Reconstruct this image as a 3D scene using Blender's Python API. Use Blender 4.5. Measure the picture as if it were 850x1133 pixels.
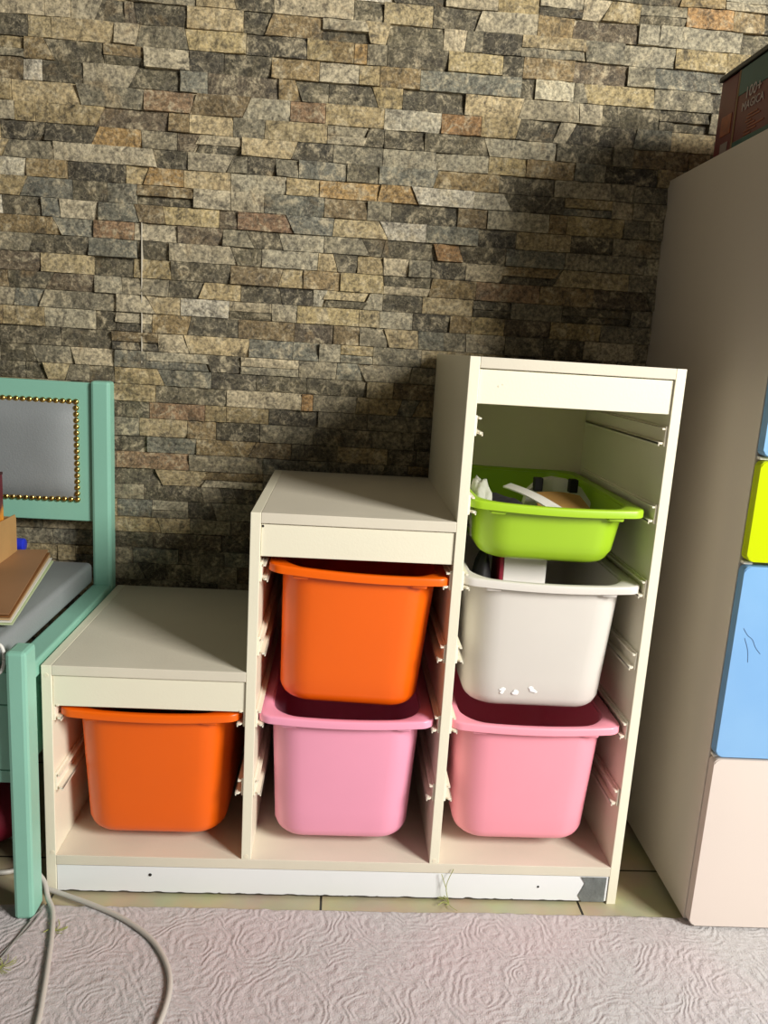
import bpy, bmesh, math, random
from mathutils import Vector, Matrix, noise
random.seed(7)
for o in list(bpy.data.objects): bpy.data.objects.remove(o)
S = bpy.context.scene; C = S.collection
# ---------------------------------------------------------------- camera
cam = bpy.data.cameras.new('camera'); cam_o = bpy.data.objects.new('camera', cam); C.objects.link(cam_o)
cr = (0.9969690, -0.0487546, 0.0606277); cf = (0.0599671, 0.9780407, -0.1996005); cu = (-0.0495649, 0.2026312, 0.9780000)
cam_o.matrix_world = Matrix(((cr[0], cu[0], -cf[0], 0.46040), (cr[1], cu[1], -cf[1], -1.21576), (cr[2], cu[2], -cf[2], 0.93989), (0, 0, 0, 1)))
cam.sensor_fit = 'HORIZONTAL'; cam.sensor_width = 36; cam.lens = 874.85*36/850; cam.clip_start = 0.02
S.camera = cam_o
# ---------------------------------------------------------------- light
W = bpy.data.worlds.new('world'); S.world = W; W.use_nodes = True
W.node_tree.nodes['Background'].inputs[0].default_value = (1.0, 0.9, 0.76, 1)
W.node_tree.nodes['Background'].inputs[1].default_value = 0.075
def area(name, loc, target, sx, sy, power, col):
    l = bpy.data.lights.new(name, 'AREA'); l.shape = 'RECTANGLE'; l.size = sx; l.size_y = sy; l.energy = power; l.color = col
    o = bpy.data.objects.new(name, l); C.objects.link(o); o.location = loc
    o.rotation_euler = (Vector(target)-Vector(loc)).to_track_quat('-Z', 'Y').to_euler()
    return o
area('window_daylight', (2.75, -1.95, 1.95), (0.5, 0.2, 0.6), 0.95, 1.1, 168, (1.0, 0.965, 0.90))
vs = S.view_settings; vs.view_transform = 'Standard'; vs.look = 'None'; vs.gamma = 1; vs.use_curve_mapping = False; vs.exposure = 0.0
# ---------------------------------------------------------------- helpers
def srgb(h):
    c = [int(h[i:i+2], 16)/255 for i in (0, 2, 4)]
    return tuple((x/12.92 if x <= .04045 else ((x+.055)/1.055)**2.4) for x in c)+(1,)
def mat(name, h, rough=.5, var=.0, vscale=8, bump=0, bscale=60, metal=0, trans=0, stretch=None, spec=.5, h2=None):
    m = bpy.data.materials.new(name); m.use_nodes = True; n = m.node_tree.nodes; L = m.node_tree.links
    b = n['Principled BSDF']; c = srgb(h); b.inputs['Roughness'].default_value = rough; b.inputs['Metallic'].default_value = metal
    b.inputs['Specular IOR Level'].default_value = spec
    tc = n.new('ShaderNodeTexCoord'); mp = n.new('ShaderNodeMapping'); L.new(tc.outputs['Object'], mp.inputs[0])
    if stretch: mp.inputs['Scale'].default_value = stretch
    nz = n.new('ShaderNodeTexNoise'); nz.inputs['Scale'].default_value = vscale; nz.inputs['Detail'].default_value = 5; L.new(mp.outputs[0], nz.inputs[0])
    mx = n.new('ShaderNodeMix'); mx.data_type = 'RGBA'
    d = srgb(h2) if h2 else tuple(x*(1-var) for x in c[:3])+(1,)
    u = c if h2 else tuple(min(1, x*(1+var*.6)) for x in c[:3])+(1,)
    rp = n.new('ShaderNodeMapRange'); rp.inputs[1].default_value = .35; rp.inputs[2].default_value = .65; L.new(nz.outputs[0], rp.inputs[0])
    L.new(rp.outputs[0], mx.inputs[0]); mx.inputs[6].default_value = d; mx.inputs[7].default_value = u
    L.new(mx.outputs[2], b.inputs['Base Color'])
    if bump:
        n2 = n.new('ShaderNodeTexNoise'); n2.inputs['Scale'].default_value = bscale; n2.inputs['Detail'].default_value = 4; L.new(mp.outputs[0], n2.inputs[0])
        bp = n.new('ShaderNodeBump'); bp.inputs['Strength'].default_value = bump; bp.inputs['Distance'].default_value = .002
        L.new(n2.outputs[0], bp.inputs['Height']); L.new(bp.outputs[0], b.inputs['Normal'])
    if trans:
        t = n.new('ShaderNodeBsdfTranslucent'); t.inputs[0].default_value = c; ms = n.new('ShaderNodeMixShader'); ms.inputs[0].default_value = trans
        L.new(b.outputs[0], ms.inputs[1]); L.new(t.outputs[0], ms.inputs[2]); L.new(ms.outputs[0], n['Material Output'].inputs[0])
    return m
def tag(o, label, cat, group=None, kind=None):
    if label: o['label'] = label
    if cat: o['category'] = cat
    if group: o['group'] = group
    if kind: o['kind'] = kind
    return o
def thing(name, label, cat, loc=(0, 0, 0), group=None):
    o = bpy.data.objects.new(name, None); C.objects.link(o); o.location = loc; o.empty_display_size = .05
    return tag(o, label, cat, group)
def link(name, me, m, parent=None, smooth=False, angle=None):
    o = bpy.data.objects.new(name, me); C.objects.link(o)
    if m: me.materials.append(m)
    if smooth:
        me.polygons.foreach_set('use_smooth', [True]*len(me.polygons))
        if angle: me.set_sharp_from_angle(angle=math.radians(angle))
    if parent: o.parent = parent
    return o
def obj(name, bm, m, parent=None, smooth=False, angle=None, off=None):
    bmesh.ops.recalc_face_normals(bm, faces=bm.faces)
    if parent is not None and off is None: off = parent.get('_o')
    me = bpy.data.meshes.new(name); bm.to_mesh(me); bm.free()
    if off is not None: me.transform(Matrix.Translation(-Vector(off)))
    return link(name, me, m, parent, smooth, angle)
def bx(bm, a, b, bev=0, seg=2, M=None):
    a, b = Vector(a), Vector(b)
    t = bmesh.new(); r = bmesh.ops.create_cube(t, size=1)
    for v in t.verts: v.co = Vector((a[i]+(v.co[i]+.5)*(b[i]-a[i]) for i in range(3)))
    if bev: bmesh.ops.bevel(t, geom=t.edges[:], offset=bev, segments=seg, affect='EDGES', profile=.5)
    if M: bmesh.ops.transform(t, matrix=M, verts=t.verts)
    me = bpy.data.meshes.new('t'); t.to_mesh(me); t.free(); bm.from_mesh(me); bpy.data.meshes.remove(me); return bm
def box(a, b, bev=.0012, seg=2, M=None): return bx(bmesh.new(), a, b, bev, seg, M)
def tube(pts, r, seg=10, sub=6):
    P = [Vector(p) for p in pts]; Q = []
    for i in range(len(P)-1):
        p0 = P[max(i-1, 0)]; p1 = P[i]; p2 = P[i+1]; p3 = P[min(i+2, len(P)-1)]
        for k in range(sub):
            t = k/sub; Q.append(.5*((2*p1)+(p2-p0)*t+(2*p0-5*p1+4*p2-p3)*t*t+(3*p1-p0-3*p2+p3)*t**3))
    Q.append(P[-1]); bm = bmesh.new(); rings = []; up = Vector((.12, .31, 1)).normalized()
    for i, p in enumerate(Q):
        d = (Q[min(i+1, len(Q)-1)]-Q[max(i-1, 0)]).normalized(); s = d.cross(up).normalized(); u = s.cross(d)
        rings.append([bm.verts.new(p+r*(s*math.cos(2*math.pi*k/seg)+u*math.sin(2*math.pi*k/seg))) for k in range(seg)])
    for a, b in zip(rings, rings[1:]):
        for k in range(seg): bm.faces.new((a[k], a[(k+1) % seg], b[(k+1) % seg], b[k]))
    bm.faces.new(rings[0][::-1]); bm.faces.new(rings[-1]); return bm
def prism(poly, axis, a, b):
    """extrude a 2D outline along axis (0,1,2) from a to b"""
    bm = bmesh.new(); o = [i for i in range(3) if i != axis]
    def v(p, h):
        c = [0, 0, 0]; c[axis] = h; c[o[0]] = p[0]; c[o[1]] = p[1]; return bm.verts.new(c)
    A = [v(p, a) for p in poly]; B = [v(p, b) for p in poly]; bm.faces.new(A); bm.faces.new(B[::-1])
    for i in range(len(poly)): j = (i+1) % len(poly); bm.faces.new((A[i], B[i], B[j], A[j]))
    return bm
def loft(rings, cap0=False, cap1=False, closed=False):
    bm = bmesh.new(); R = [[bm.verts.new(p) for p in r] for r in rings]; n = len(R[0])
    pairs = list(zip(R, R[1:]))+([(R[-1], R[0])] if closed else [])
    for a, b in pairs:
        for k in range(n): bm.faces.new((a[k], a[(k+1) % n], b[(k+1) % n], b[k]))
    if cap0: bm.faces.new(R[0][::-1])
    if cap1: bm.faces.new(R[-1])
    return bm
def rr(w, d, r, z, nc=7, ns=8, cy=0):
    """rounded rectangle loop, w along x, d along y, centred on (0, cy)"""
    pts = []; hw, hd = w/2-r, d/2-r
    cs = [(hw, -hd, -90), (hw, hd, 0), (-hw, hd, 90), (-hw, -hd, 180)]
    for i, (x, y, a0) in enumerate(cs):
        arc = [(x+r*math.cos(math.radians(a0+90*k/nc)), y+r*math.sin(math.radians(a0+90*k/nc))) for k in range(nc+1)]
        pts += arc; nx = cs[(i+1) % 4]; e = (nx[0]+r*math.cos(math.radians(nx[2])), nx[1]+r*math.sin(math.radians(nx[2]))); s = arc[-1]
        pts += [(s[0]+(e[0]-s[0])*k/ns, s[1]+(e[1]-s[1])*k/ns) for k in range(1, ns)]
    return [Vector((p[0], p[1]+cy, z)) for p in pts]
# ---------------------------------------------------------------- materials
M_cream = mat('painted_cream', 'EDE8D2', .38, .03, 3, .10, 250)
M_top = mat('worn_cream_top', 'DDD6C4', .42, .06, 5, .10, 250)
M_base = mat('plinth_white', 'EDF0F2', .45, .02, 5)
M_back = mat('back_panel_cream', 'EFE6CE', .5, .04, 4)
M_rail = mat('rail_plastic', 'EFE9D6', .4)
M_teal = mat('teal_paint', '8CC4B0', .38, .05, 6, .05, 120)
M_grey = mat('grey_leatherette', '8B9092', .5, .05, 7, .25, 300)
M_brass = mat('brass', 'C7A860', .25, .1, 100, metal=1)
M_dark = mat('dark_hole', '1A1613', .8)
M_ward = mat('wardrobe_white', 'DDD3C6', .45, .02, 3)
M_wdoor = mat('door_white', 'DACDC4', .4, .02, 3)
# ================================================================ STRUCTURE
def stone_material():
    m = bpy.data.materials.new('split_stone'); m.use_nodes = True; n = m.node_tree.nodes; L = m.node_tree.links; b = n['Principled BSDF']
    at = n.new('ShaderNodeAttribute'); at.attribute_name = 'stone'
    tc = n.new('ShaderNodeTexCoord')
    def nz(scale, det=6, rough=.65, dist=0):
        x = n.new('ShaderNodeTexNoise'); x.inputs['Scale'].default_value = scale; x.inputs['Detail'].default_value = det
        x.inputs['Roughness'].default_value = rough; x.inputs['Distortion'].default_value = dist; L.new(tc.outputs['Object'], x.inputs[0]); return x
    def rng(src, a, b_, c, d):
        r = n.new('ShaderNodeMapRange'); r.inputs[1].default_value = a; r.inputs[2].default_value = b_; r.inputs[3].default_value = c; r.inputs[4].default_value = d
        L.new(src, r.inputs[0]); return r.outputs[0]
    def mix(f, a, c, mode='MIX'):
        x = n.new('ShaderNodeMix'); x.data_type = 'RGBA'; x.blend_type = mode
        for i, s in ((0, f), (6, a), (7, c)):
            if hasattr(s, 'is_linked'): L.new(s, x.inputs[i])
            else: x.inputs[i].default_value = s
        return x.outputs[2]
    n1 = nz(38, 8, .7, .6); n2 = nz(150, 6, .7); n3 = nz(14, 5, .6, 1.0)
    n4 = nz(22, 6, .65, .8)
    c0 = mix(rng(n4.outputs[0], .40, .60, 0, 1), srgb('6F6A5C'), srgb('9C8F70'))                # each stone drifts between grey and tan
    base = mix(.16, at.outputs['Color'], c0)
    vo = n.new('ShaderNodeTexVoronoi'); vo.feature = 'DISTANCE_TO_EDGE'; vo.inputs['Scale'].default_value = 55
    wv = n.new('ShaderNodeMix'); wv.data_type = 'VECTOR'; wv.inputs[0].default_value = .045; L.new(tc.outputs['Object'], wv.inputs[4]); L.new(nz(30, 4).outputs[1], wv.inputs[5]); L.new(wv.outputs[1], vo.inputs[0])
    vein = rng(vo.outputs['Distance'], .0, .035, .45, 0)
    c = mix(rng(n1.outputs[0], .52, .62, 0, .65), base, srgb('B9AE93'))       # pale bloom
    c = mix(rng(n1.outputs[0], .46, .36, 0, .7), c, srgb('4A463F'))                           # dark mottling
    c = mix(vein, c, srgb('B5AB94'))
    c = mix(rng(n3.outputs[0], .60, .72, 0, .35), c, srgb('8F7650'))                          # rusty patches
    c = mix(1.0, c, mix(rng(n2.outputs[0], .38, .62, 0, 1), (.5, .5, .5, 1), (1.45, 1.42, 1.34, 1)), 'MULTIPLY')
    L.new(c, b.inputs['Base Color']); b.inputs['Roughness'].default_value = .8; b.inputs['Specular IOR Level'].default_value = .25
    bp = n.new('ShaderNodeBump'); bp.inputs['Strength'].default_value = .8; bp.inputs['Distance'].default_value = .004; L.new(n1.outputs[0], bp.inputs['Height'])
    b2 = n.new('ShaderNodeBump'); b2.inputs['Strength'].default_value = .5; b2.inputs['Distance'].default_value = .0015; L.new(n2.outputs[0], b2.inputs['Height'])
    L.new(bp.outputs[0], b2.inputs['Normal']); L.new(b2.outputs[0], b.inputs['Normal'])
    return m
STONES="""-140,-64,1434,D -65,32,1426,L 34,120,1428,D -199,-72,1403,T -62,51,1396,M -25,51,1462,D 38,131,1490,M 34,131,1538,D -33,14,1532,D -123,-55,1378,D -196,-128,1376,B -33,98,1346,E -37,46,1313,O -126,-42,1323,D -223,-138,1321,D -122,72,1288,L 74,135,1287,D -88,16,1256,D 55,127,1257,O -175,-97,1232,B 65,145,1373,R 136,238,1535,T 219,294,1564,D 301,447,1558,L 286,388,1531,B 397,475,1536,D 449,504,1570,D 262,360,1494,D 136,244,1486,Y 424,476,1514,O 407,451,1490,B 137,202,1462,D 230,312,1435,O 347,405,1432,D 410,496,1431,D 172,308,1405,E 138,247,1376,B 138,222,1350,T 332,401,1370,R 154,240,1320,D 343,419,1314,D 406,482,1343,L 482,518,1348,D 252,308,1285,D 448,512,1285,D 139,218,1286,L 510,599,1566,T 621,723,1595,L 724,804,1593,Y 603,687,1564,D 515,622,1535,D 626,666,1536,L 557,602,1514,O 699,775,1530,D 636,742,1496,Y 745,782,1496,D 788,883,1496,B 515,634,1489,D 605,689,1436,W 690,785,1430,T 809,887,1461,W 582,781,1462,G 503,582,1446,B 550,673,1406,D 516,629,1376,W 629,708,1376,O 782,860,1372,D 600,723,1354,D 509,598,1353,D 624,729,1322,L 727,805,1314,Y 728,863,1342,L 816,857,1396,L 1100,1186,1594,O 1044,1210,1568,L 1003,1094,1602,D 910,1048,1458,Y 1044,1174,1492,G 857,978,1352,D 890,1019,1392,D 778,892,1098,D 893,1041,1098,T 909,1054,1044,D 904,999,1178,D 720,799,1184,D -223,-147,1175,D -112,-38,1176,L -87,-21,1210,D 37,148,1215,D -33,37,1180,G -230,-118,1144,B -48,32,1144,R 34,117,1150,L -169,-57,1122,D -48,37,1114,G 55,101,1118,D -153,-48,1080,T -49,30,1070,D -217,-136,1050,D -127,-47,1047,E -151,-4,1015,M -132,-6,984,D -147,-46,958,W -5,79,938,D -9,55,907,G 55,137,911,L -238,-170,909,D -115,-14,941,D 46,124,1019,T -8,64,992,L 395,514,1253,O 220,287,1205,L 293,406,1208,G 235,339,1174,R 426,528,1180,T 339,426,1180,G 261,322,1148,D 322,409,1147,L 493,529,1154,D 434,478,1118,D 480,531,1120,T 229,285,1098,D 223,324,1074,B 449,534,1080,Y 370,445,1088,B 325,391,1050,D 226,308,1014,D 142,222,1014,W 415,500,1024,D 245,360,989,L 364,487,990,Y 356,436,962,E 142,241,982,D 152,264,940,T 516,586,1232,O 592,706,1232,W 625,665,1254,L 541,675,1206,D 774,890,1259,D 547,614,1176,W 807,911,1186,T 521,635,1149,D 637,688,1152,O 523,583,1118,L 628,700,1124,D 534,616,1050,D 717,800,1038,D 724,857,1072,R 600,675,1011,D 617,721,1046,T 529,598,1012,L 612,665,972,G 180,248,907,D 281,386,874,D 74,220,833,D 220,376,832,L 62,176,800,R 102,221,780,T 307,400,808,O 57,160,712,G 200,292,742,D -7,144,669,R 180,300,659,E -13,82,637,D 51,173,607,D 175,301,634,L 300,440,666,G 69,216,494,E 403,468,741,D"""
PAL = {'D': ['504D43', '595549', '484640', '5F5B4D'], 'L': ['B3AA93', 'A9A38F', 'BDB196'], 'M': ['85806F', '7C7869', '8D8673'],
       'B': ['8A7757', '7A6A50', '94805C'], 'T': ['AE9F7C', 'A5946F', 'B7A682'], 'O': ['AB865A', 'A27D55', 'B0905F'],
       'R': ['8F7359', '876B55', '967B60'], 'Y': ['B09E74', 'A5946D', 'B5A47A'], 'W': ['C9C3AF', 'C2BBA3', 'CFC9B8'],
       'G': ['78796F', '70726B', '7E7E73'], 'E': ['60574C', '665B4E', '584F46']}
def stone_wall():
    over = []
    for s in STONES.split():
        a, b, z, k = s.split(','); over.append((int(a)/1000, int(b)/1000, int(z)/1000, k))
    X0, X1 = -1.3, 2.2; z = 0.0; rows = []
    while z < 2.1:
        h = random.choice((.0335, .035, .037, .038)); 
        rows.append((z, z+h)); z += h
    V = []; F = []; COL = []
    for ri, (z0, z1) in enumerate(rows):
        st = sorted([(a, b, k) for a, b, zz, k in over if z0 <= zz < z1]); fix = []
        for a, b, k in st:
            if fix and a < fix[-1][1]+.004: a = fix[-1][1]
            if b-a > .02: fix.append((a, b, k))
        segs = []; x = X0
        def fill(xa, xb):
            while xa < xb-1e-4:
                w = random.uniform(.035, .13)
                if xb-xa-w < .035: w = xb-xa
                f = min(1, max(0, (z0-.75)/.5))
                keys = 'DDDDDDEGGGMMMMMMMLTTB' if f < .3 else 'DDDDEGGMMMMMMLLLTTTTBBYW'  # lower stones are greyer; extra darks also paint in light falling off downward
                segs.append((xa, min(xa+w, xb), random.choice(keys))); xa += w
        for a, b, k in fix:
            if a > x+.001:
                if a-x < .02: a = x
                else: fill(x, a)
            segs.append((a, b, k)); x = b
        fill(x, X1)
        joints = [random.choice((0, 0, random.uniform(-.020, .020))) for _ in range(len(segs)+1)]
        zr = [0, 0]
        for si, (a, b, k) in enumerate(segs):
            g = .0006; s0, s1 = joints[si], joints[si+1]
            if random.random() < .12 and k in 'MLGD' and (b-a) > .06: parts = ((z0, z0+(z1-z0)*.45, k), (z0+(z1-z0)*.45, z1, random.choice('MLDTB')))
            else: parts = ((z0, z1, k),)
            for (za, zb, kk) in parts:
                dep = random.uniform(-.003, .003)+(-.002 if kk in 'DE' else .001); tilt = random.uniform(-.003, .003); tx = random.uniform(-.0025, .0025)
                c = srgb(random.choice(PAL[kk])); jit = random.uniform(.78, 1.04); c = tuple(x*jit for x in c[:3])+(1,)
                nx = max(2, int((b-a)/.011)); nzz = 4; base = len(V)
                wav = random.uniform(0, 50)
                for j in range(nzz+1):
                    for i in range(nx+1):
                        u = i/nx; t = j/nzz
                        xx = a+g+(b-a-2*g)*u+(s0*(1-u)+s1*u)*(t-.5)*((zb-za)/(z1-z0))
                        zz = za+g+(zb-za-2*g)*t
                        edge = min(i, nx-i, j, nzz-j) == 0
                        nv = noise.noise(Vector((xx*30+wav, zz*45, wav)))*.0035+noise.noise(Vector((xx*90, zz*110, wav)))*.0016
                        yy = .4585-dep-nv-tilt*(t-.5)*2-tx*(u-.5)*2+(.0009 if edge else 0)
                        if edge: 
                            zz += noise.noise(Vector((xx*60, 3, z0*40+j)))*.0009
                        V.append((xx, yy, zz)); e_ = 1+(.45*max(0, noise.noise(Vector((xx*25, zz*60, 8)))+.1) if edge else 0); COL.append((c[0]*e_, c[1]*e_, c[2]*e_, 1))
                for j in range(nzz):
                    for i in range(nx):
                        q = base+j*(nx+1)+i; F.append((q, q+1, q+nx+2, q+nx+1))
                per = [base+i for i in range(nx+1)]+[base+j*(nx+1)+nx for j in range(1, nzz+1)]+[base+nzz*(nx+1)+i for i in range(nx-1, -1, -1)]+[base+j*(nx+1) for j in range(nzz-1, 0, -1)]
                bb = len(V)
                for p in per: V.append((V[p][0], .474, V[p][2])); COL.append(tuple(x*.8 for x in c[:3])+(1,))
                for i in range(len(per)): j = (i+1) % len(per); F.append((per[j], per[i], bb+i, bb+j))
    # mortar bed behind the stones
    bb = len(V); gc = srgb('B8AE96')
    for p in ((X0, .468, 0), (X1, .468, 0), (X1, .468, 2.12), (X0, .468, 2.12), (X0, .60, 0), (X1, .60, 0), (X1, .60, 2.12), (X0, .60, 2.12)): V.append(p); COL.append(gc)
    for f in ((0, 1, 2, 3), (5, 4, 7, 6), (3, 2, 6, 7), (0, 3, 7, 4), (1, 5, 6, 2), (0, 4, 5, 1)): F.append(tuple(bb+i for i in f))
    me = bpy.data.meshes.new('wall_back'); me.from_pydata(V, [], F); me.update()
    at = me.color_attributes.new('stone', 'FLOAT_COLOR', 'POINT'); at.data.foreach_set('color', [x for c in COL for x in c])
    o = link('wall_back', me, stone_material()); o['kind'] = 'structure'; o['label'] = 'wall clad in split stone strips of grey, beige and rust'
    g = box((.0464, .4555, .885), (.0478, .470, 1.165), 0); obj('grout_line', g, mat('grout_white', 'C6BFAE', .8), o)
stone_wall()
# tiled floor
def floor_mat():
    m = bpy.data.materials.new('floor_tiles'); m.use_nodes = True; n = m.node_tree.nodes; L = m.node_tree.links; b = n['Principled BSDF']
    tc = n.new('ShaderNodeTexCoord'); mp = n.new('ShaderNodeMapping'); mp.inputs['Location'].default_value = (-.467+.456*2, .33*3-.095, 0); L.new(tc.outputs['Object'], mp.inputs[0])
    br = n.new('ShaderNodeTexBrick'); br.offset = 0; br.inputs['Scale'].default_value = 1; br.inputs['Mortar Size'].default_value = .0022
    br.inputs['Brick Width'].default_value = .456; br.inputs['Row Height'].default_value = .33; L.new(mp.outputs[0], br.inputs[0])
    br.inputs['Color1'].default_value = srgb('C8C09E'); br.inputs['Color2'].default_value = srgb('C2B794'); br.inputs['Mortar'].default_value = srgb('2E2A20')
    nz = n.new('ShaderNodeTexNoise'); nz.inputs['Scale'].default_value = 12; nz.inputs['Detail'].default_value = 6; L.new(tc.outputs['Object'], nz.inputs[0])
    mx = n.new('ShaderNodeMix'); mx.data_type = 'RGBA'; mx.blend_type = 'MULTIPLY'; mx.inputs[0].default_value = .5
    L.new(br.outputs[0], mx.inputs[6]); L.new(nz.outputs[1], mx.inputs[7]); L.new(mx.outputs[2], b.inputs['Base Color']); b.inputs['Roughness'].default_value = .4
    bp = n.new('ShaderNodeBump'); bp.inputs['Strength'].default_value = .4; bp.inputs['Distance'].default_value = .002; bp.invert = True
    L.new(br.outputs['Fac'], bp.inputs['Height']); L.new(bp.outputs[0], b.inputs['Normal'])
    return m
o = obj('floor', box((-1.3, -2.6, -.05), (2.2, .6, 0), 0), floor_mat()); o['kind'] = 'structure'; o['label'] = 'beige tiled floor'
# ---------------------------------------------------------------- rug
def rug():
    m = bpy.data.materials.new('carved_rug_pile'); m.use_nodes = True; n = m.node_tree.nodes; L = m.node_tree.links; b = n['Principled BSDF']
    tc = n.new('ShaderNodeTexCoord')
    wn = n.new('ShaderNodeTexNoise'); wn.inputs['Scale'].default_value = 16; wn.inputs['Detail'].default_value = 2; L.new(tc.outputs['Object'], wn.inputs[0])
    sb = n.new('ShaderNodeVectorMath'); sb.operation = 'SUBTRACT'; sb.inputs[1].default_value = (.5, .5, .5); L.new(wn.outputs[1], sb.inputs[0])
    sc = n.new('ShaderNodeVectorMath'); sc.operation = 'SCALE'; sc.inputs['Scale'].default_value = .08; L.new(sb.outputs[0], sc.inputs[0])
    ad = n.new('ShaderNodeVectorMath'); ad.operation = 'ADD'; L.new(tc.outputs['Object'], ad.inputs[0]); L.new(sc.outputs[0], ad.inputs[1])
    vo = n.new('ShaderNodeTexVoronoi'); vo.inputs['Scale'].default_value = 8; vo.inputs['Randomness'].default_value = 1; vo.voronoi_dimensions = '2D'; L.new(ad.outputs[0], vo.inputs[0])
    mu = n.new('ShaderNodeMath'); mu.operation = 'MULTIPLY'; mu.inputs[1].default_value = 62; L.new(vo.outputs['Distance'], mu.inputs[0])
    sn = n.new('ShaderNodeMath'); sn.operation = 'SINE'; L.new(mu.outputs[0], sn.inputs[0])
    # breaks the rings into short worm-like strokes
    bn = n.new('ShaderNodeTexNoise'); bn.inputs['Scale'].default_value = 75; bn.inputs['Detail'].default_value = 3; L.new(tc.outputs['Object'], bn.inputs[0])
    m3 = n.new('ShaderNodeMath'); m3.operation = 'MULTIPLY_ADD'; m3.inputs[1].default_value = 8.5; L.new(bn.outputs[0], m3.inputs[0]); L.new(sn.outputs[0], m3.inputs[2])
    fn = n.new('ShaderNodeTexNoise'); fn.inputs['Scale'].default_value = 420; fn.inputs['Detail'].default_value = 3; L.new(tc.outputs['Object'], fn.inputs[0])
    m4 = n.new('ShaderNodeMath'); m4.operation = 'MULTIPLY_ADD'; m4.inputs[1].default_value = 3.2; L.new(fn.outputs[0], m4.inputs[0]); L.new(m3.outputs[0], m4.inputs[2])
    bp = n.new('ShaderNodeBump'); bp.inputs['Strength'].default_value = .55; bp.inputs['Distance'].default_value = .0010; L.new(m4.outputs[0], bp.inputs['Height']); L.new(bp.outputs[0], b.inputs['Normal'])
    r = n.new('ShaderNodeMapRange'); r.inputs[1].default_value = .4; r.inputs[2].default_value = .62
    cn = n.new('ShaderNodeTexNoise'); cn.inputs['Scale'].default_value = 4; cn.inputs['Detail'].default_value = 4; L.new(tc.outputs['Object'], cn.inputs[0]); L.new(cn.outputs[0], r.inputs[0])
    mx = n.new('ShaderNodeMix'); mx.data_type = 'RGBA'; L.new(r.outputs[0], mx.inputs[0]); mx.inputs[6].default_value = srgb('BCB9B9'); mx.inputs[7].default_value = srgb('C2B9BA')
    L.new(mx.outputs[2], b.inputs['Base Color']); b.inputs['Roughness'].default_value = .95; b.inputs['Specular IOR Level'].default_value = .1
    b.inputs['Sheen Weight'].default_value = .2
    xs = [-.9+.008*i for i in range(int(2.9/.008))]; ys = [-1.7+.02*i for i in range(55)]+[-.6+.006*i for i in range(95)]
    V = []; F = []; nx = len(xs); ny = len(ys)
    for j, y in enumerate(ys):
        for i, x in enumerate(xs):
            e = noise.noise(Vector((x*55, 1, 2)))*.003+noise.noise(Vector((x*6, 5, 2)))*.003 if j > ny-4 else 0
            z = .009+noise.noise(Vector((x*40, y*40, 0)))*.0008-(.004 if j == ny-1 else 0)
            V.append((x, y+e+.012*(x-.5)*0, z))
    for j in range(ny-1):
        for i in range(nx-1): q = j*nx+i; F.append((q, q+1, q+nx+1, q+nx))
    per = [i for i in range(nx)]+[j*nx+nx-1 for j in range(1, ny)]+[(ny-1)*nx+i for i in range(nx-2, -1, -1)]+[j*nx for j in range(ny-2, 0, -1)]
    bb = len(V)
    for p in per: V.append((V[p][0], V[p][1], .0005))
    for i in range(len(per)): j = (i+1) % len(per); F.append((per[j], per[i], bb+i, bb+j))
    me = bpy.data.meshes.new('rug'); me.from_pydata(V, [], F); me.update()
    tag(link('rug', me, m, smooth=True), 'pale grey pinkish plush rug with carved swirl pile in front of the shelf', 'rug')
rug()
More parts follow.
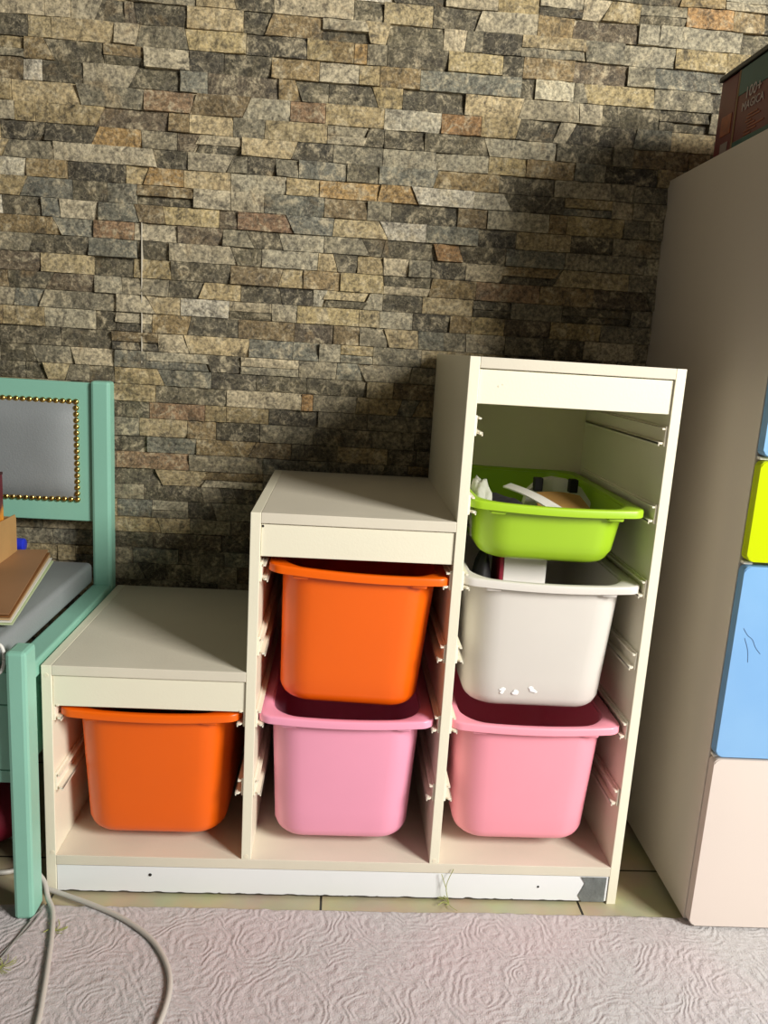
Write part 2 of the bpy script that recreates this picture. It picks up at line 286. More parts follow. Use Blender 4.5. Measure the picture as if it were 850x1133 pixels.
# ================================================================ STEPPED SHELF
T = .0164; X1, X2, XW = .327, .6514, .99; H1, H2, H3 = .414, .681, .94; D = .44
def shelf():
    t = thing('stepped_storage_shelf', 'white stair-shaped storage shelf with three columns for plastic bins', 'shelf')
    def panel(x, z0, z1, y0=0): return obj('side_panel', box((x, y0, z0), (x+T, D, z1), .001), M_cream, t)
    panel(0, 0, H1); panel(X1, .073, H2); panel(X2, .073, H3); panel(XW-T, 0, H3)
    obj('bottom_board', box((T, 0, .055), (XW-T, D-.006, .073), .0008), M_top, t)
    for a, b, h in ((T, X1, H1), (X1+T, X2, H2), (X2+T, XW-T, H3)):
        obj('top_board', box((a, 0, h-.017), (b, D, h), .001), M_top, t)
        f = obj('fascia', box((a+.0004, .0035, h-.071), (b-.0004, .019, h-.0185), .001), M_cream, t)
        obj('back_panel', box((a, D-.010, .073), (b, D-.005, h-.017), 0), M_back, t)
    # plinth with a chipped lower edge
    bm = bmesh.new(); n = 220; pts = []
    for i in range(n+1):
        x = T+.001+(XW-2*T-.002)*i/n
        e = .0045+max(0, noise.noise(Vector((x*35, 0, 4)))-.12)*.003+max(0, noise.noise(Vector((x*160, 7, 4)))-.2)*.003
        pts.append((x, e))
    A = [bm.verts.new((x, .002, e)) for x, e in pts]; B = [bm.verts.new((x, .002, .0535)) for x, e in pts]
    A2 = [bm.verts.new((x, .017, e)) for x, e in pts]; B2 = [bm.verts.new((x, .017, .0535)) for x, e in pts]
    for i in range(n):
        bm.faces.new((A[i], A[i+1], B[i+1], B[i])); bm.faces.new((A2[i], A2[i+1], B2[i+1], B2[i])); bm.faces.new((A[i], A[i+1], A2[i+1], A2[i])); bm.faces.new((B[i], B[i+1], B2[i+1], B2[i]))
    bm.faces.new((A[0], B[0], B2[0], A2[0])); bm.faces.new((A[-1], B[-1], B2[-1], A2[-1]))
    pl = obj('plinth', bm, M_base, t)
    M_chip = mat('raw_chipboard', '3A342A', .9, .3, 300)
    bm = bmesh.new(); lo = []
    for i, (x, e) in enumerate(pts):
        hh = .0003+max(0, noise.noise(Vector((x*60, 2, 9))))*.0026
        lo.append([bm.verts.new((x, y, z)) for y, z in ((.0014, e-.0008), (.0014, e+hh), (.004, e+hh), (.004, e-.0008))])
    for p, q in zip(lo, lo[1:]):
        for k in range(4): bm.faces.new((p[k], p[(k+1) % 4], q[(k+1) % 4], q[k]))
    bm.faces.new(lo[0]); bm.faces.new(lo[-1])
    obj('chipped_edge', bm, M_chip, pl)
    for x, z in ((.173, .038), (.848, .031)):
        bm = bmesh.new(); bmesh.ops.create_cone(bm, cap_ends=True, segments=14, radius1=.0028 if x < .5 else .002, radius2=.0028 if x < .5 else .002, depth=.001, matrix=Matrix.Translation((x, .0018, z))@Matrix.Rotation(math.pi/2, 4, 'X'))
        obj('screw_hole', bm, M_dark, pl)
    for x, z, r in ((X1+T+.003, H2-.022, .002), (.70, H3-.043, .0016), (.706, H3-.040, .0010)):
        bm = bmesh.new(); bmesh.ops.create_cone(bm, cap_ends=True, segments=12, radius1=r, radius2=r, depth=.001, matrix=Matrix.Translation((x, .0033, z))@Matrix.Rotation(math.pi/2, 4, 'X'))
        obj('screw_hole', bm, M_dark if r == .002 else M_back, t)
    for x, z in ((T*.5, H1-.017), (X1+T*.5, .079), (X2+T*.5, .079), (T*.6+.001, .078)):
        bm = bmesh.new(); bmesh.ops.create_cone(bm, cap_ends=True, segments=16, radius1=.0034, radius2=.0034, depth=.001, matrix=Matrix.Translation((x, -.0001, z))@Matrix.Rotation(math.pi/2, 4, 'X'))
        obj('screw_cap', bm, M_back, t)
    # grey duct tape at the right end of the plinth
    bm = bmesh.new(); g = [[None]*5 for _ in range(9)]
    for i in range(9):
        for j in range(5):
            x = .922+.047*i/8; z = .004+.049*j/4
            if i == 0: x += (.006, -.001, .004, .009, .0)[j]
            if i == 1: x += (.003, -.001, .002, .003, .0)[j]
            g[i][j] = bm.verts.new((x, .0008+noise.noise(Vector((x*140, z*50, 3)))*.0009, z))
    for i in range(8):
        for j in range(4): bm.faces.new((g[i][j], g[i+1][j], g[i+1][j+1], g[i][j+1]))
    tp = obj('duct_tape', bm, mat('duct_tape', '6F7473', .32, .2, 60, .4, 200), t, True)
    tp['label'] = 'piece of grey duct tape on the plinth end'
    # rails
    def rail(x, s, z):
        y0, y1 = .002, .40; P = []
        bm = bmesh.new()
        bx(bm, (min(x, x+s*.0035), y0+.002, z-.017), (max(x, x+s*.0035), y1, z+.015), .0008)
        # lower ledge with turned-up lip, and upper ledge
        for (za, zb, d) in ((z-.0135, z-.0105, .0135), (z+.0095, z+.0120, .0095)):
            q = prism([(x, y0+.010), (x+s*d*.6, y0), (x+s*d, y0), (x+s*d, y1-.01), (x, y1)] , 2, za, zb)
            me = bpy.data.meshes.new('t'); q.to_mesh(me); q.free(); bm.from_mesh(me); bpy.data.meshes.remove(me)
        bx(bm, (min(x+s*.0135, x+s*.0117), y0, z-.0165), (max(x+s*.0135, x+s*.0117), y1-.01, z-.0105), .0005)
        return obj('rail', bm, M_rail, t)
    LV = [.208+.1255*k for k in range(6)]
    for (xa, xb, n) in ((T, X1, 2), (X1+T, X2, 4), (X2+T, XW-T, 6)):
        for k in range(n): rail(xa, 1, LV[k]); rail(xb, -1, LV[k])
    return t
shelf()
# ================================================================ BINS
def make_bin(name, label, m, cx, zrim, depth, dy=.004, rot=(0, 0, 0), group='plastic bins in the stepped shelf', w=.298):
    """storage bin; zrim = top of the rim. Built round its own base point under the middle of the bin"""
    t = thing(name, label, 'storage bin', (cx, dy+.212, zrim-depth), group)
    t.rotation_euler = [math.radians(a) for a in rot]
    L = .424; zt = depth
    def bow(loop, a, dip):
        out = []
        for p in loop:
            q = p.copy()
            if abs(p.x) < .14:
                f = 1-(p.x/.14)**2
                if p.y < -.15: q.y -= a*f; q.z -= dip*f
                if p.y > .15: q.y += a*f*.4; q.z -= dip*f*.3
            out.append(q)
        return out
    tk = .013
    sp = [(w, L, .022, zt-tk), (w, L, .022, zt-.003), (w-.002, L-.002, .021, zt-.0008), (w-.006, L-.006, .020, zt), (w-.030, L-.020, .046, zt), (w-.038, L-.026, .051, zt-.0015), (w-.040, L-.028, .052, zt-.006),
          (w-.040, L-.028, .052, zt-.0075), (w-.030, L-.018, .045, zt-.0045), (w-.006, L-.006, .020, zt-.0035), (w-.005, L-.005, .020, zt-tk)]
    rim = obj('rim', loft([bow(rr(a, b, c, z), .006, .004) for a, b, c, z in sp], closed=True), m, t, True, 50)
    w0, d0 = w-.038, L-.026; w1, d1 = w-.060, L-.054
    rings = []
    def lp(f, inset=0, z=None, rad=None):
        return rr(w0+(w1-w0)*f-inset, d0+(d1-d0)*f-inset, (rad or .052)-inset*.4, z)
    N = 6; rb = .022
    zs = [zt-.005-(zt-.005-rb)*k/N for k in range(N+1)]
    for k, z in enumerate(zs): rings.append(bow(lp((zt-z)/zt, 0, z), .006*(1-k/N), .004*(1-k/N)))
    for k in range(1, 6):
        a = math.pi/2*k/5; rings.append(lp(1, 2*rb*(1-math.cos(a)), rb-rb*math.sin(a)))
    rings.append(lp(1, 2*rb+.03, -.000)); 
    inner = []
    th = .0028
    inner.append(lp(1, 2*rb+.03, th))
    for k in range(5, 0, -1):
        a = math.pi/2*k/5; inner.append(lp(1, 2*th+2*rb*(1-math.cos(a))*.9, rb-(rb-th)*math.sin(a)))
    for k, z in reversed(list(enumerate(zs))): inner.append(bow(lp((zt-z)/zt, 2*th, z), .006*(1-k/N), .004*(1-k/N)))
    bm = bmesh.new(); R = [[bm.verts.new(p) for p in r] for r in rings+inner]; n = len(R[0]); no = len(rings)
    for i in range(len(R)-1):
        if i == no-1: continue
        for k in range(n): bm.faces.new((R[i][k], R[i][(k+1) % n], R[i+1][(k+1) % n], R[i+1][k]))
    bm.faces.new(R[no-1]); bm.faces.new(R[no]);
    for k in range(n): bm.faces.new((R[-1][k], R[-1][(k+1) % n], R[0][(k+1) % n], R[0][k]))
    obj('body', bm, m, t, True, 50)
    for s in (-1, 1):
        lg = bmesh.new(); bx(lg, (s*.096-.013, -L/2+.002, zt-tk-.009), (s*.096+.013, -L/2+.020, zt-tk+.003), .003, 3)
        obj('lug', lg, m, t, True, 50)
    return t
def plastic(name, h, trans=0, rough=.35, **k):
    m = mat(name, h, rough, .015, 10, trans=trans, **k); b = m.node_tree.nodes['Principled BSDF']
    b.inputs['Subsurface Weight'].default_value = 0
    return m
M_orange = plastic('orange_plastic', 'F06402'); M_pink = plastic('pink_plastic', 'F3A2BE'); M_pink2 = plastic('coral_pink_plastic', 'F8A0B2')
M_green = plastic('lime_plastic', 'A0C828'); M_white = plastic('frosted_plastic', 'F0ECE6', trans=.3)
LV = [.208+.1255*k for k in range(6)]
c1, c2, c3 = (T+X1)/2, (X1+T+X2)/2, (X2+T+XW-T)/2
make_bin('storage_bin', 'orange plastic bin in the lowest, left column of the shelf', M_orange, c1, LV[1]+.004, .246)
make_bin('storage_bin', 'orange plastic bin hanging tilted above the pink bin in the middle column', M_orange, c2-.002, LV[3]+.008, .246, rot=(0, 2.2, 0), dy=.002, w=.296)
pb = make_bin('storage_bin', 'light pink plastic bin below the tilted orange bin', M_pink, c2-.002, LV[1]+.004, .246, w=.296)
make_bin('storage_bin', 'coral pink plastic bin below the frosted white bin', M_pink2, c3-.004, LV[1]+.004, .240, w=.296)
wb = make_bin('storage_bin', 'frosted white plastic bin in the tall right column', M_white, c3-.005, LV[3]+.004, .236, w=.300, rot=(0, .6, 0))
gb = make_bin('storage_bin', 'shallow lime green plastic bin at the top of the right column', M_green, c3-.008, LV[4]+.006, .103, w=.290, rot=(0, .8, 0))
# pale blotches low on the frosted bin
M_blot = mat('white_blotch', 'FFFFFF', .6)
for i, (x, z) in enumerate(((-.063, .034), (-.035, .033), (-.006, .036))):
    bm = bmesh.new()
    for k in range(4):
        bmesh.ops.create_icosphere(bm, subdivisions=2, radius=random.uniform(.0022, .0042), matrix=Matrix.Translation((x+random.uniform(-.006, .006), -.1878-(z-.03)*.06, z+random.uniform(-.005, .005)))@Matrix.Diagonal((1.2, .35, .8, 1)))
    obj('pale_blotch', bm, M_blot, wb, True)
# ---------------------------------------------------------------- bin contents
M_card = mat('white_card', 'ECE8E4', .6); M_red = mat('dark_red_card', '8E1C33', .5); M_black = mat('black_fabric', '141216', .7, .2, 30)
t = thing('small_carton', 'small white carton with dark red end standing in the frosted bin', 'box', (.790, .14, .366))
def rel(o, bm, name, m, p, **k): return obj(name, bm, m, p, off=p.location, **k)
rel(t, box((.757, .105, .366), (.832, .175, .602), .001), 'carton_body', M_card, t)
rel(t, box((.749, .104, .366), (.7565, .176, .603), .002), 'end_flap', M_red, t)
def blob(name, label, cat, c, s, m, seed, amp=.25, flat=None, parts=None):
    bm = bmesh.new(); bmesh.ops.create_icosphere(bm, subdivisions=4, radius=1)
    for v in bm.verts:
        d = 1+amp*noise.noise(v.co*1.8+Vector((seed, 0, 0)))+amp*.4*noise.noise(v.co*5+Vector((0, seed, 0)))
        v.co = Vector((v.co.x*s[0]*d, v.co.y*s[1]*d, v.co.z*s[2]*d))
    zm = min(v.co.z for v in bm.verts)
    for v in bm.verts: v.co.z = max(v.co.z, zm*.75)-zm*.75
    o = obj(name, bm, m, None, True); o.location = c; return tag(o, label, cat)
blob('cloth_pouch', 'black cloth pouch beside the small carton in the frosted bin', 'pouch', (.722, .13, .366), (.022, .06, .135), M_black, 3, .12)
# things in the green bin
gz = .631
blob('cloth_pouch', 'flat black fabric pouch at the left in the green bin', 'pouch', (.745, .14, gz+.001), (.055, .065, .042), M_black, 9, .15)
blob('crumpled_paper', 'crumpled grey paper wad at the left end of the green bin', 'paper', (.708, .125, gz+.001), (.020, .03, .054), mat('grey_paper', 'A9AA9C', .7, .1, 30), 5, .3)
def sheet(name, label, cat, pts, th, m, sub=8, bend=0):
    """thick bent sheet through four corner points"""
    bm = bmesh.new(); P = [Vector(p) for p in pts]; top = []; bot = []
    nrm = (P[1]-P[0]).cross(P[3]-P[0]).normalized()
    if nrm.z < 0: nrm = -nrm
    for i in range(sub+1):
        r1 = []; r2 = []
        for j in range(sub+1):
            u, v = i/sub, j/sub
            p = P[0]*(1-u)*(1-v)+P[1]*u*(1-v)+P[2]*u*v+P[3]*(1-u)*v+Vector((0, 0, bend*math.sin(math.pi*u)))
            r1.append(bm.verts.new(p+nrm*th)); r2.append(bm.verts.new(p))
        top.append(r1); bot.append(r2)
    for i in range(sub):
        for j in range(sub):
            bm.faces.new((top[i][j], top[i+1][j], top[i+1][j+1], top[i][j+1])); bm.faces.new((bot[i][j], bot[i][j+1], bot[i+1][j+1], bot[i+1][j]))
        for a in (0, sub):
            bm.faces.new((top[i][a], top[i+1][a], bot[i+1][a], bot[i][a])); bm.faces.new((top[a][i], top[a][i+1], bot[a][i+1], bot[a][i]))
    o = obj(name, bm, m, None, True, 40)
    return tag(o, label, cat) if label else o
M_paper = mat('white_paper', 'E6E4DC', .5); M_tan = mat('tan_card', 'B98E50', .6, .12, 12); M_brown = mat('brown_card', '8A5A2E', .6, .15, 12)
sheet('folded_leaflet', 'shiny white folded leaflet slanting down in the green bin', 'leaflet', ((.765, .21, .706), (.825, .08, .690), (.845, .085, .694), (.780, .215, .712)), .003, M_paper, bend=.004)
sheet('cardboard_piece', 'brown cardboard piece leaning under the white toy visor', 'card', ((.81, .12, .682), (.91, .11, .678), (.90, .18, .700), (.82, .18, .702)), .004, M_tan, bend=.004)
t = thing('toy_visor', 'white curved plastic toy piece with two black pads in the green bin', 'toy', (.875, .24, gz))
prof = [(.805, 0), (.807, .045), (.813, .070), (.835, .090), (.862, .095), (.890, .092), (.914, .080), (.932, .056), (.940, .03), (.940, 0)]
bm = bmesh.new(); fr = []
for (x, z) in prof:
    yy = .225-.5*(x-.872)**2*6
    fr.append([bm.verts.new((x, yy, gz)), bm.verts.new((x, yy, gz+z+.001)), bm.verts.new((x, yy+.02, gz+z+.001)), bm.verts.new((x, yy+.02, gz))])
for a, b in zip(fr, fr[1:]):
    for k in range(4): bm.faces.new((a[k], b[k], b[(k+1) % 4], a[(k+1) % 4]))
bm.faces.new(fr[0]); bm.faces.new(fr[-1])
rel(t, bm, 'visor_body', M_card, t)
for x in (.822, .888):
    rel(t, box((x, .205, gz+.072), (x+.016, .222, gz+.097), .002), 'pad', M_black, t)
# ================================================================ BENCH
BX0 = -.56
def bench():
    t = thing('upholstered_bench', 'teal painted wooden bench with grey padded seat and brass studded backrest', 'bench')
    def post(x0, x1, y0, y1, z0, z1, bev=.007): return box((x0, y0, z0), (x1, y1, z1), bev, 2)
    for (a, b) in ((-.0235, .007), (BX0-.007, BX0+.0235)):
        obj('front_leg', post(a, b, -.078, -.033, .010, .466, .006), M_teal, t)
    for (a, b) in ((-.041, -.003), (BX0, BX0+.038)):
        obj('back_post', post(a, b, .402, .440, .0, .846, .006), M_teal, t)
    obj('armrail', box((-.042, -.033, .395), (-.004, .402, .424), .003), M_teal, t)
    obj('armrail', box((BX0, -.033, .395), (BX0+.038, .402, .424), .003), M_teal, t)
    obj('side_apron', box((-.034, -.033, .25), (-.012, .402, .395), .001), M_teal, t)
    obj('side_apron', box((BX0+.012, -.033, .25), (BX0+.034, .402, .395), .001), M_teal, t)
    bm = bmesh.new()
    for z0, z1 in ((.372, .424), (.262, .3705), (.24, .2605)): bx(bm, (BX0+.0235, -.058, z0), (-.0235, -.040, z1), .001)
    obj('front_apron', bm, M_teal, t)
    br = obj('backrest', box((BX0+.038, .412, .557), (-.0415, .432, .841), .002), M_teal, t)
    # upholstered pad
    ux0, ux1, uz0, uz1 = BX0+.072, -.072, .602, .802; bm = bmesh.new(); n = 22; m = 16; g = []
    for i in range(n+1):
        r = []
        for j in range(m+1):
            u, v = i/n, j/m; e = min(1, min(u, 1-u)*9)**.5*min(1, min(v, 1-v)*6)**.5
            x = ux0+(ux1-ux0)*u; z = uz0+(uz1-uz0)*v
            y = .4115-.017*e+noise.noise(Vector((x*25, z*25, 0)))*.0012*e
            # small crease near the lower corner
            y += .004*math.exp(-((x+.112+(z-.62)*.3)/.006)**2)*math.exp(-((z-.62)/.03)**2)
            r.append(bm.verts.new((x, y, z)))
        g.append(r)
    for i in range(n):
        for j in range(m): bm.faces.new((g[i][j], g[i+1][j], g[i+1][j+1], g[i][j+1]))
    pad = obj('backrest_pad', bm, M_grey, br, True)
    per = []; s = .0128
    nx = round((ux1-ux0)/s); nz = round((uz1-uz0)/s)
    for i in range(nx): per += [(ux0+(ux1-ux0)*i/nx, uz0), (ux1-(ux1-ux0)*i/nx, uz1)]
    for j in range(nz): per += [(ux1, uz0+(uz1-uz0)*j/nz), (ux0, uz1-(uz1-uz0)*j/nz)]
    bm = bmesh.new(); bmesh.ops.create_uvsphere(bm, u_segments=14, v_segments=8, radius=.0060)
    for v in bm.verts: v.co.y *= .75
    first = obj('nail_head', bm, M_brass, br, True)
    for i, (x, z) in enumerate(per):
        o = first if i == 0 else first.copy()
        if i: C.objects.link(o); o.parent = br
        o.location = (x, .4105, z)
    # seat cushion
    bm = bmesh.new(); bx(bm, (BX0+.039, -.056, .4245), (-.0425, .410, .471), .010, 4)
    for v in bm.verts:
        if v.co.z > .45: v.co.z += .004*math.sin(math.pi*min(1, max(0, (v.co.y+.05)/.45)))
    obj('seat_cushion', bm, M_grey, t, True, 60)
    return t
bench()
# ---------------------------------------------------------------- on the bench
M_fb = mat('brown_folder', '9B7350', .5, .12, 6); M_fg = mat('pale_green_sheet', 'C3D0A4', .5); M_ft = mat('tan_sheet', 'C8A77C', .55)
t = thing('open_booklet', 'open brown booklet with pale green bottom pages lying on the bench seat', 'booklet', (-.2, .17, .480))
zz = .4795
for k, (nm, m, dz, dx) in enumerate((('bottom_page', M_fg, 0, .004), ('page', M_paper, .003, .001), ('page', M_ft, .006, -.002), ('page', M_brown, .009, -.003), ('cover', M_fb, .0125, -.006))):
    cz = .010*k/4
    s = sheet(nm, None, None, ((-.40, -.02+.004*k, zz+dz), (-.046+dx, .000+.003*k, zz+dz), (-.100+dx, .335, zz+dz+.010+cz), (-.40, .345, zz+dz+.004)), .0018, m, sub=10)
    s.data.transform(Matrix.Translation(-t.location)); s.parent = t
M_kraft = mat('kraft_cardboard', 'B28B58', .7, .08, 20)
bz = .4975
t = thing('cardboard_box', 'open kraft cardboard box standing on the open booklet', 'box', (-.25, .27, bz+.006))
def wl(a, b): rel(t, box(a, b, .0005), 'side', M_kraft, t)
b0 = bz+.006
rel(t, box((-.36, .215, b0), (-.164, .330, b0+.003), 0), 'bottom', M_kraft, t)
wl((-.36, .215, b0+.003), (-.164, .218, b0+.075)); wl((-.36, .327, b0+.003), (-.164, .330, b0+.075)); wl((-.36, .218, b0+.003), (-.357, .327, b0+.075))
fl = box((-.167, .218, b0+.003), (-.164, .327, b0+.080), .0005); rel(t, fl, 'side', M_kraft, t)
def flame():
    m = bpy.data.materials.new('flame_print'); m.use_nodes = True; n = m.node_tree.nodes; L = m.node_tree.links; b = n['Principled BSDF']
    tc = n.new('ShaderNodeTexCoord'); nz = n.new('ShaderNodeTexNoise'); nz.inputs['Scale'].default_value = 18; nz.inputs['Distortion'].default_value = 2; L.new(tc.outputs['Object'], nz.inputs[0])
    sp = n.new('ShaderNodeSeparateXYZ'); L.new(tc.outputs['Object'], sp.inputs[0])
    ma = n.new('ShaderNodeMath'); ma.operation = 'MULTIPLY_ADD'; ma.inputs[1].default_value = 14; ma.inputs[2].default_value = -1.1; L.new(sp.outputs[2], ma.inputs[0])
    sq = n.new('ShaderNodeMath'); sq.operation = 'ABSOLUTE'; L.new(ma.outputs[0], sq.inputs[0])
    su = n.new('ShaderNodeMath'); su.operation = 'SUBTRACT'; L.new(nz.outputs[0], su.inputs[0]); L.new(sq.outputs[0], su.inputs[1])
    cr_ = n.new('ShaderNodeValToRGB'); cr_.color_ramp.elements[0].position = .12; cr_.color_ramp.elements[0].color = srgb('5E1220'); cr_.color_ramp.elements[1].position = .42; cr_.color_ramp.elements[1].color = srgb('F0A028')
    L.new(su.outputs[0], cr_.inputs[0]); L.new(cr_.outputs[0], b.inputs['Base Color']); b.inputs['Roughness'].default_value = .35; return m
t = thing('printed_carton', 'dark red carton with flame print standing in the cardboard box', 'box', (-.25, .25, b0+.0035))
rel(t, box((-.34, .228, b0+.0035), (-.1685, .285, b0+.170), .001), 'carton_body', flame(), t)
rel(t, box((-.341, .227, b0+.166), (-.1678, .286, b0+.171), .001), 'lid_edge', mat('dark_lid', '3A1014', .5), t)
# blue bottle cap and bottle lying behind the box
t = thing('water_bottle', 'bottle with ribbed blue cap lying behind the cardboard box on the bench', 'bottle', (-.25, .375, .480))
bm = bmesh.new(); ring = []
N = 40
prof = [(0, 0), (.010, 0), (.0128, .002), (.0132, .004), (.0132, .018)]
V = [[bm.verts.new((-.166-h, .375+(r+(.0005 if k % 2 else 0))*math.cos(2*math.pi*k/N), .510+(r+(.0005 if k % 2 else 0))*math.sin(2*math.pi*k/N))) for k in range(N)] for r, h in prof[1:]]
for a, b in zip(V, V[1:]):
    for k in range(N): bm.faces.new((a[k], a[(k+1) % N], b[(k+1) % N], b[k]))
bm.faces.new(V[0]); bm.faces.new(V[-1])
rel(t, bm, 'cap', mat('blue_plastic', '2A38C8', .3), t, smooth=True, angle=40)
prof = [(.0115, .018), (.0115, .028), (.022, .05), (.0275, .075), (.0275, .19), (.025, .2)]
bm = bmesh.new(); V = [[bm.verts.new((-.166-h, .375+r*math.cos(2*math.pi*k/N), .510+r*math.sin(2*math.pi*k/N))) for k in range(N)] for r, h in prof]
for a, b in zip(V, V[1:]):
    for k in range(N): bm.faces.new((a[k], a[(k+1) % N], b[(k+1) % N], b[k]))
bm.faces.new(V[0]); bm.faces.new(V[-1])
rel(t, bm, 'bottle_body', mat('clear_bottle', 'B9C6D6', .15), t, smooth=True, angle=40)
# white strap loop at the seat front
P = []
for k in range(25):
    a = 2*math.pi*k/24; P.append((-.038+.0085*math.cos(a), -.0635+.002*math.sin(a), .449+.022*math.sin(a)))
tag(obj('strap_loop', tube(P, .0028, 8, 2), mat('white_strap', 'DAD9D4', .5), None, True), 'small white strap loop hanging at the bench seat corner', 'strap')
# red ball under the bench
bm = bmesh.new(); bmesh.ops.create_uvsphere(bm, u_segments=40, v_segments=24, radius=.085)
for v in bm.verts: v.co.z = v.co.z*.62
o = obj('floor_cushion', bm, mat('crimson_fabric', '8C1430', .7, .1, 20), None, True); o.location = (-.165, .16, .053); tag(o, 'round dark crimson cushion on the floor under the bench', 'cushion')
# ================================================================ WARDROBE
def wardrobe():
    base = (1.10, .463, 0); t = thing('wardrobe', 'tall white children wardrobe with blue, lime and white fronts', 'wardrobe', base)
    t.rotation_euler = (0, 0, math.radians(-.8))
    t['_o'] = base
    zb, zt = .012, 1.311; x0, x1 = 1.10, 1.70; y0, y1 = -.047, .463
    obj('side_panel', box((x0, y0, zb), (x0+.018, y1, zt), .001), M_ward, t)
    obj('side_panel', box((x1-.018, y0, zb), (x1, y1, zt), .001), M_ward, t)
    obj('top_panel', box((x0+.018, y0, zt-.018), (x1-.018, y1, zt), .001), M_ward, t)
    obj('back_panel', box((x0+.018, y1-.006, zb), (x1-.018, y1, zt-.018), 0), M_ward, t)
    obj('bottom_panel', box((x0+.018, y0, zb), (x1-.018, y1-.006, zb+.018), 0), M_ward, t)
    for z in (.327, .652, .815): obj('shelf_board', box((x0+.018, y0+.002, z-.009), (x1-.018, y1-.006, z+.009), 0), M_ward, t)
    def front(nm, z0, z1, m):
        q = .010; poly = []
        for (cx, cz, a0) in ((x1-.002-q, z0+q, -90), (x1-.002-q, z1-q, 0), (x0+.001+q, z1-q, 90), (x0+.001+q, z0+q, 180)):
            for k in range(6): a = math.radians(a0+18*k); poly.append((cx+q*math.cos(a), cz+q*math.sin(a)))
        bm = prism(poly, 1, y0-.020, y0-.002); 
        ed = [e for e in bm.edges if all(v.co.y < y0-.019 for v in e.verts)]
        bmesh.ops.bevel(bm, geom=ed, offset=.0015, segments=2, affect='EDGES')
        return obj(nm, bm, m, t, True, 30)
    M_blue = mat('blue_laminate', '76A8DA', .22, .05, 3, h2='8AB8E2'); M_blue.node_tree.nodes['Principled BSDF'].inputs['Coat Weight'].default_value = .3
    M_lime = mat('lime_laminate', 'C2D400', .25, .02, 3)
    obj_w = front('drawer_front', .014, .323, M_wdoor); obj_w['label'] = 'white lower front'
    b1 = front('drawer_front', .3275, .648, M_blue); b1['label'] = 'large blue front with a scratch'
    g1 = front('drawer_front', .6555, .812, M_lime); g1['label'] = 'lime yellow front'
    b2 = front('door', .8185, 1.295, M_blue); b2['label'] = 'upper blue front'
    # scratch on the blue front
    for pts in (((1.114, .548), (1.122, .537), (1.131, .530), (1.138, .517), (1.147, .507)), ((1.118, .532), (1.126, .512), (1.129, .492))):
        obj('scratch', tube([(x, y0-.0201, z) for x, z in pts], .0005, 6, 4), mat('scratch', '4C6C94', .6), b1, off=base)
    M_hg = mat('hinge_white', 'E8E6DC', .4)
    for z in (.3253, .6518, .8153):
        obj('hinge_cap', box((x0+.002, y0-.012, z-.0022), (x0+.016, y0-.001, z+.0022), .0005), M_hg, t)
    for (x, y) in ((x0+.03, y0+.08), (x0+.03, y1-.04), (x1-.03, y0+.08), (x1-.03, y1-.04)):
        obj('foot', box((x-.012, y-.012, .0), (x+.012, y+.012, zb), .001), M_dark, t)
wardrobe()
# ---------------------------------------------------------------- boxes on the wardrobe
zt = 1.3115
M_maroon = mat('maroon_print', '6A1820', .4, .15, 25); M_tealp = mat('teal_print', '1E5A54', .4, .12, 20); M_lidk = mat('black_lid', '151512', .4)
M_rust = mat('rust_print', '9A4A22', .4, .3, 60); M_pale = mat('pale_print', 'C9B9B4', .5)
t = thing('game_box', 'dark red and teal game box with 100+ lettering on the wardrobe', 'box', (1.24, .07, zt))
y0, y1 = -.05, .224; x0 = 1.108; h = .131
rel(t, box((x0, y0, zt), (x0+.26, y1, zt+h), .001), 'box_body', M_maroon, t)
rel(t, box((x0-.0008, y0+.001, zt+.088), (x0+.0004, y1-.010, zt+h-.001), .0003), 'teal_band', M_tealp, t)
rel(t, box((x0-.0008, y0+.001, zt+.001), (x0+.0004, y1-.135, zt+.088), .0003), 'teal_band', M_tealp, t)
rel(t, box((x0-.0008, y1-.135, zt+.001), (x0+.0004, y1-.010, zt+.014), .0003), 'teal_band', M_tealp, t)
rel(t, box((x0-.0010, y1-.010, zt+.001), (x0+.0006, y1-.004, zt+h-.001), .0003), 'edge_strip', mat('tan_edge', '8A6A48', .6), t)
def lettering(txt, y, z, size, m, parent):
    cu_ = bpy.data.curves.new('t', 'FONT'); cu_.body = txt; cu_.size = size; cu_.extrude = .0003; cu_.resolution_u = 2
    o = bpy.data.objects.new('t', cu_); C.objects.link(o); bpy.context.view_layer.update()
    me = bpy.data.meshes.new_from_object(o); bpy.data.objects.remove(o); bpy.data.curves.remove(cu_)
    # text runs from far (+y) to near (-y) on the left face, facing -x
    R_ = Matrix(((0, 0, -1), (-1, 0, 0), (0, 1, 0))).to_4x4()
    me.transform(Matrix.Translation(Vector((x0-.0012, y, z))-parent.location)@R_)
    me.name = 'lettering'; return link('lettering', me, m, parent)
lettering('100+', y1-.036, zt+.076, .026, M_pale, t)
lettering('MAGICA', y1-.030, zt+.058, .019, M_pale, t)
bm = bmesh.new()
for k in range(7):
    a = y1-.045-random.uniform(0, .02); z = zt+.016+k*.005; bx(bm, (x0-.001, a-random.uniform(.02, .06), z), (x0+.0004, a, z+.0022), .0002)
rel(t, bm, 'printed_lines', M_rust, t)
t2 = thing('game_box', 'narrow dark red box behind the lettered game box on the wardrobe', 'box', (1.24, .25, zt))
rel(t2, box((x0+.001, .226, zt), (x0+.24, .288, zt+h), .001), 'box_body', M_maroon, t2)
rel(t2, box((x0+.0001, .232, zt+.035), (x0+.0015, .270, zt+.068), .0003), 'printed_patch', M_rust, t2)
rel(t2, box((x0+.0001, .235, zt+.004), (x0+.0015, .262, zt+.022), .0003), 'printed_patch', mat('grey_print', '8F7F7C', .5), t2)
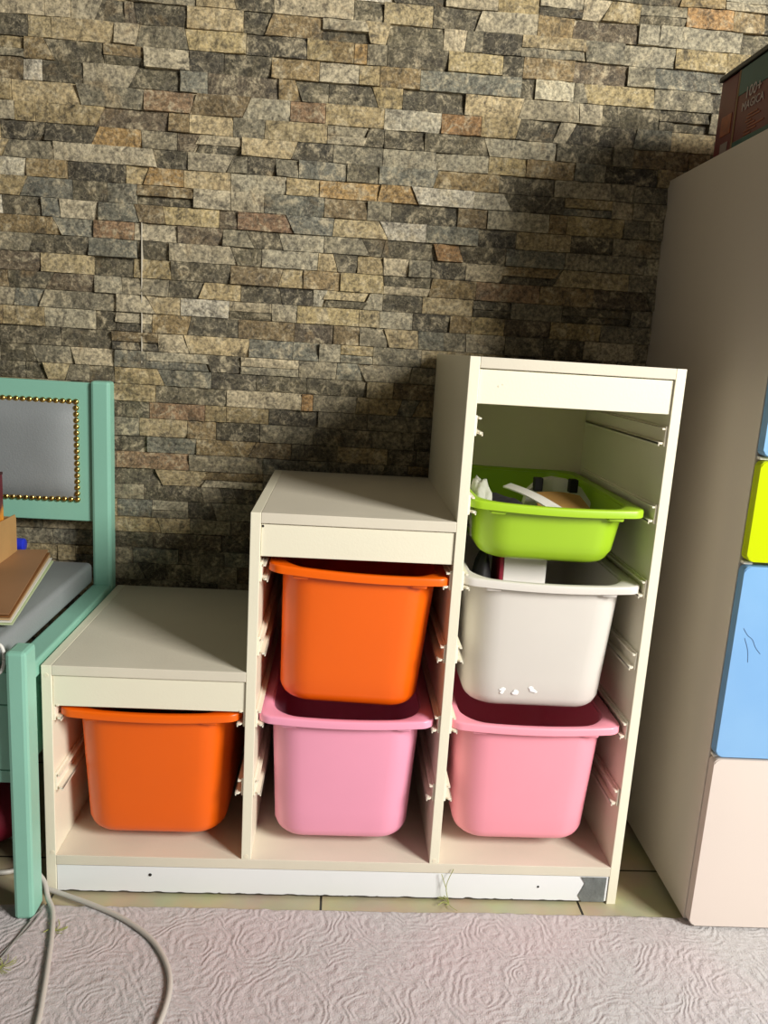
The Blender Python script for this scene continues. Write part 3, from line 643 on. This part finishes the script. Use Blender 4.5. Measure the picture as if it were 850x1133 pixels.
tag(obj('tray', box((x0-.004, -.06, zt+h+.0005), (x0+.27, .292, zt+h+.0095), .002), M_lidk), 'thin black board lying across the two game boxes', 'board')
# ================================================================ CABLES AND BITS
M_cab = mat('grey_white_cable', 'BDB9B1', .45); M_cab2 = mat('grey_cable', '8B8A85', .5)
zc = .0135
tag(obj('power_cable', tube([(-.010, -.006, .040), (.002, -.014, .030), (.014, -.034, .018), (.032, -.062, zc), (.050, -.118, zc), (.066, -.180, zc), (.078, -.230, zc), (.090, -.290, zc), (.10, -.40, zc), (.08, -.6, zc)], .0042, 12), M_cab, None, True), 'white cable running straight forward over the rug from the bench leg', 'cable')
tag(obj('power_cable', tube([(-.010, -.010, .020), (.006, -.011, .016), (.034, -.020, .0135), (.085, -.042, zc), (.130, -.064, zc), (.170, -.090, zc), (.208, -.124, zc), (.236, -.165, zc), (.251, -.205, zc), (.254, -.25, zc), (.246, -.31, zc), (.22, -.42, zc), (.2, -.6, zc)], .0042, 12), M_cab, None, True), 'grey-white cable curving right across the rug in a wide arc', 'cable')
tag(obj('thin_cable', tube([(.012, -.045, .0125), (.004, -.085, .0118), (-.004, -.13, .0118), (-.010, -.165, .0118), (-.03, -.24, .0118), (-.06, -.33, .0118)], .0018, 8), M_cab2, None, True), 'thin grey wire trailing left over the rug in front of the bench leg', 'cable')
tag(obj('thin_cable', tube([(.004, -.085, .0155), (.015, -.06, .0160), (.008, -.10, .0130), (-.012, -.15, .0118), (-.03, -.21, .0118), (-.09, -.30, .0118)], .0012, 8), M_cab2, None, True), 'finer of the two thin wires at the foot of the bench leg', 'cable')
tag(obj('power_cable', tube([(-.20, .02, zc), (-.12, .03, zc), (-.075, .050, .0045), (-.05, .09, .0045), (-.07, .14, .0045), (-.16, .15, .0045)], .0042, 10), M_cab, None, True), 'white cable looped on the floor under the bench', 'cable')
M_straw = mat('dry_grass', '9BA05A', .8)
def tuft(label, c, n, r, h, up):
    bm = bmesh.new()
    for k in range(n):
        a = random.uniform(0, 6.28); q = tube([c, (c[0]+r*.5*math.cos(a), c[1]+r*.5*math.sin(a), c[2]+h*random.uniform(.3, .6)), (c[0]+r*math.cos(a+.4), c[1]+r*math.sin(a+.4), c[2]+h*random.uniform(.2, 1))], .0005, 5, 4)
        me = bpy.data.meshes.new('t'); q.to_mesh(me); q.free(); bm.from_mesh(me); bpy.data.meshes.remove(me)
    if up:
        for pts in (((.690, -.010, .004), (.683, -.008, .035), (.694, -.004, .066)), ((.684, -.009, .030), (.678, -.006, .045), (.674, -.004, .056))):
            q = tube(pts, .0007, 5, 4); me = bpy.data.meshes.new('t'); q.to_mesh(me); q.free(); bm.from_mesh(me); bpy.data.meshes.remove(me)
    tag(obj('grass_wisp', bm, M_straw), label, 'dry grass')
tuft('dry grass wisp leaning on the white plinth of the shelf', (.690, -.012, .003), 9, .022, .008, True)
tuft('dry grass wisp on the rug beside the cables', (.050, -.100, .0105), 10, .018, .006, False)
tuft('dry grass wisp on the rug in front of the bench at the left edge', (-.002, -.175, .0105), 14, .02, .007, False)
for o in bpy.data.objects:
    if '_o' in o: del o['_o']
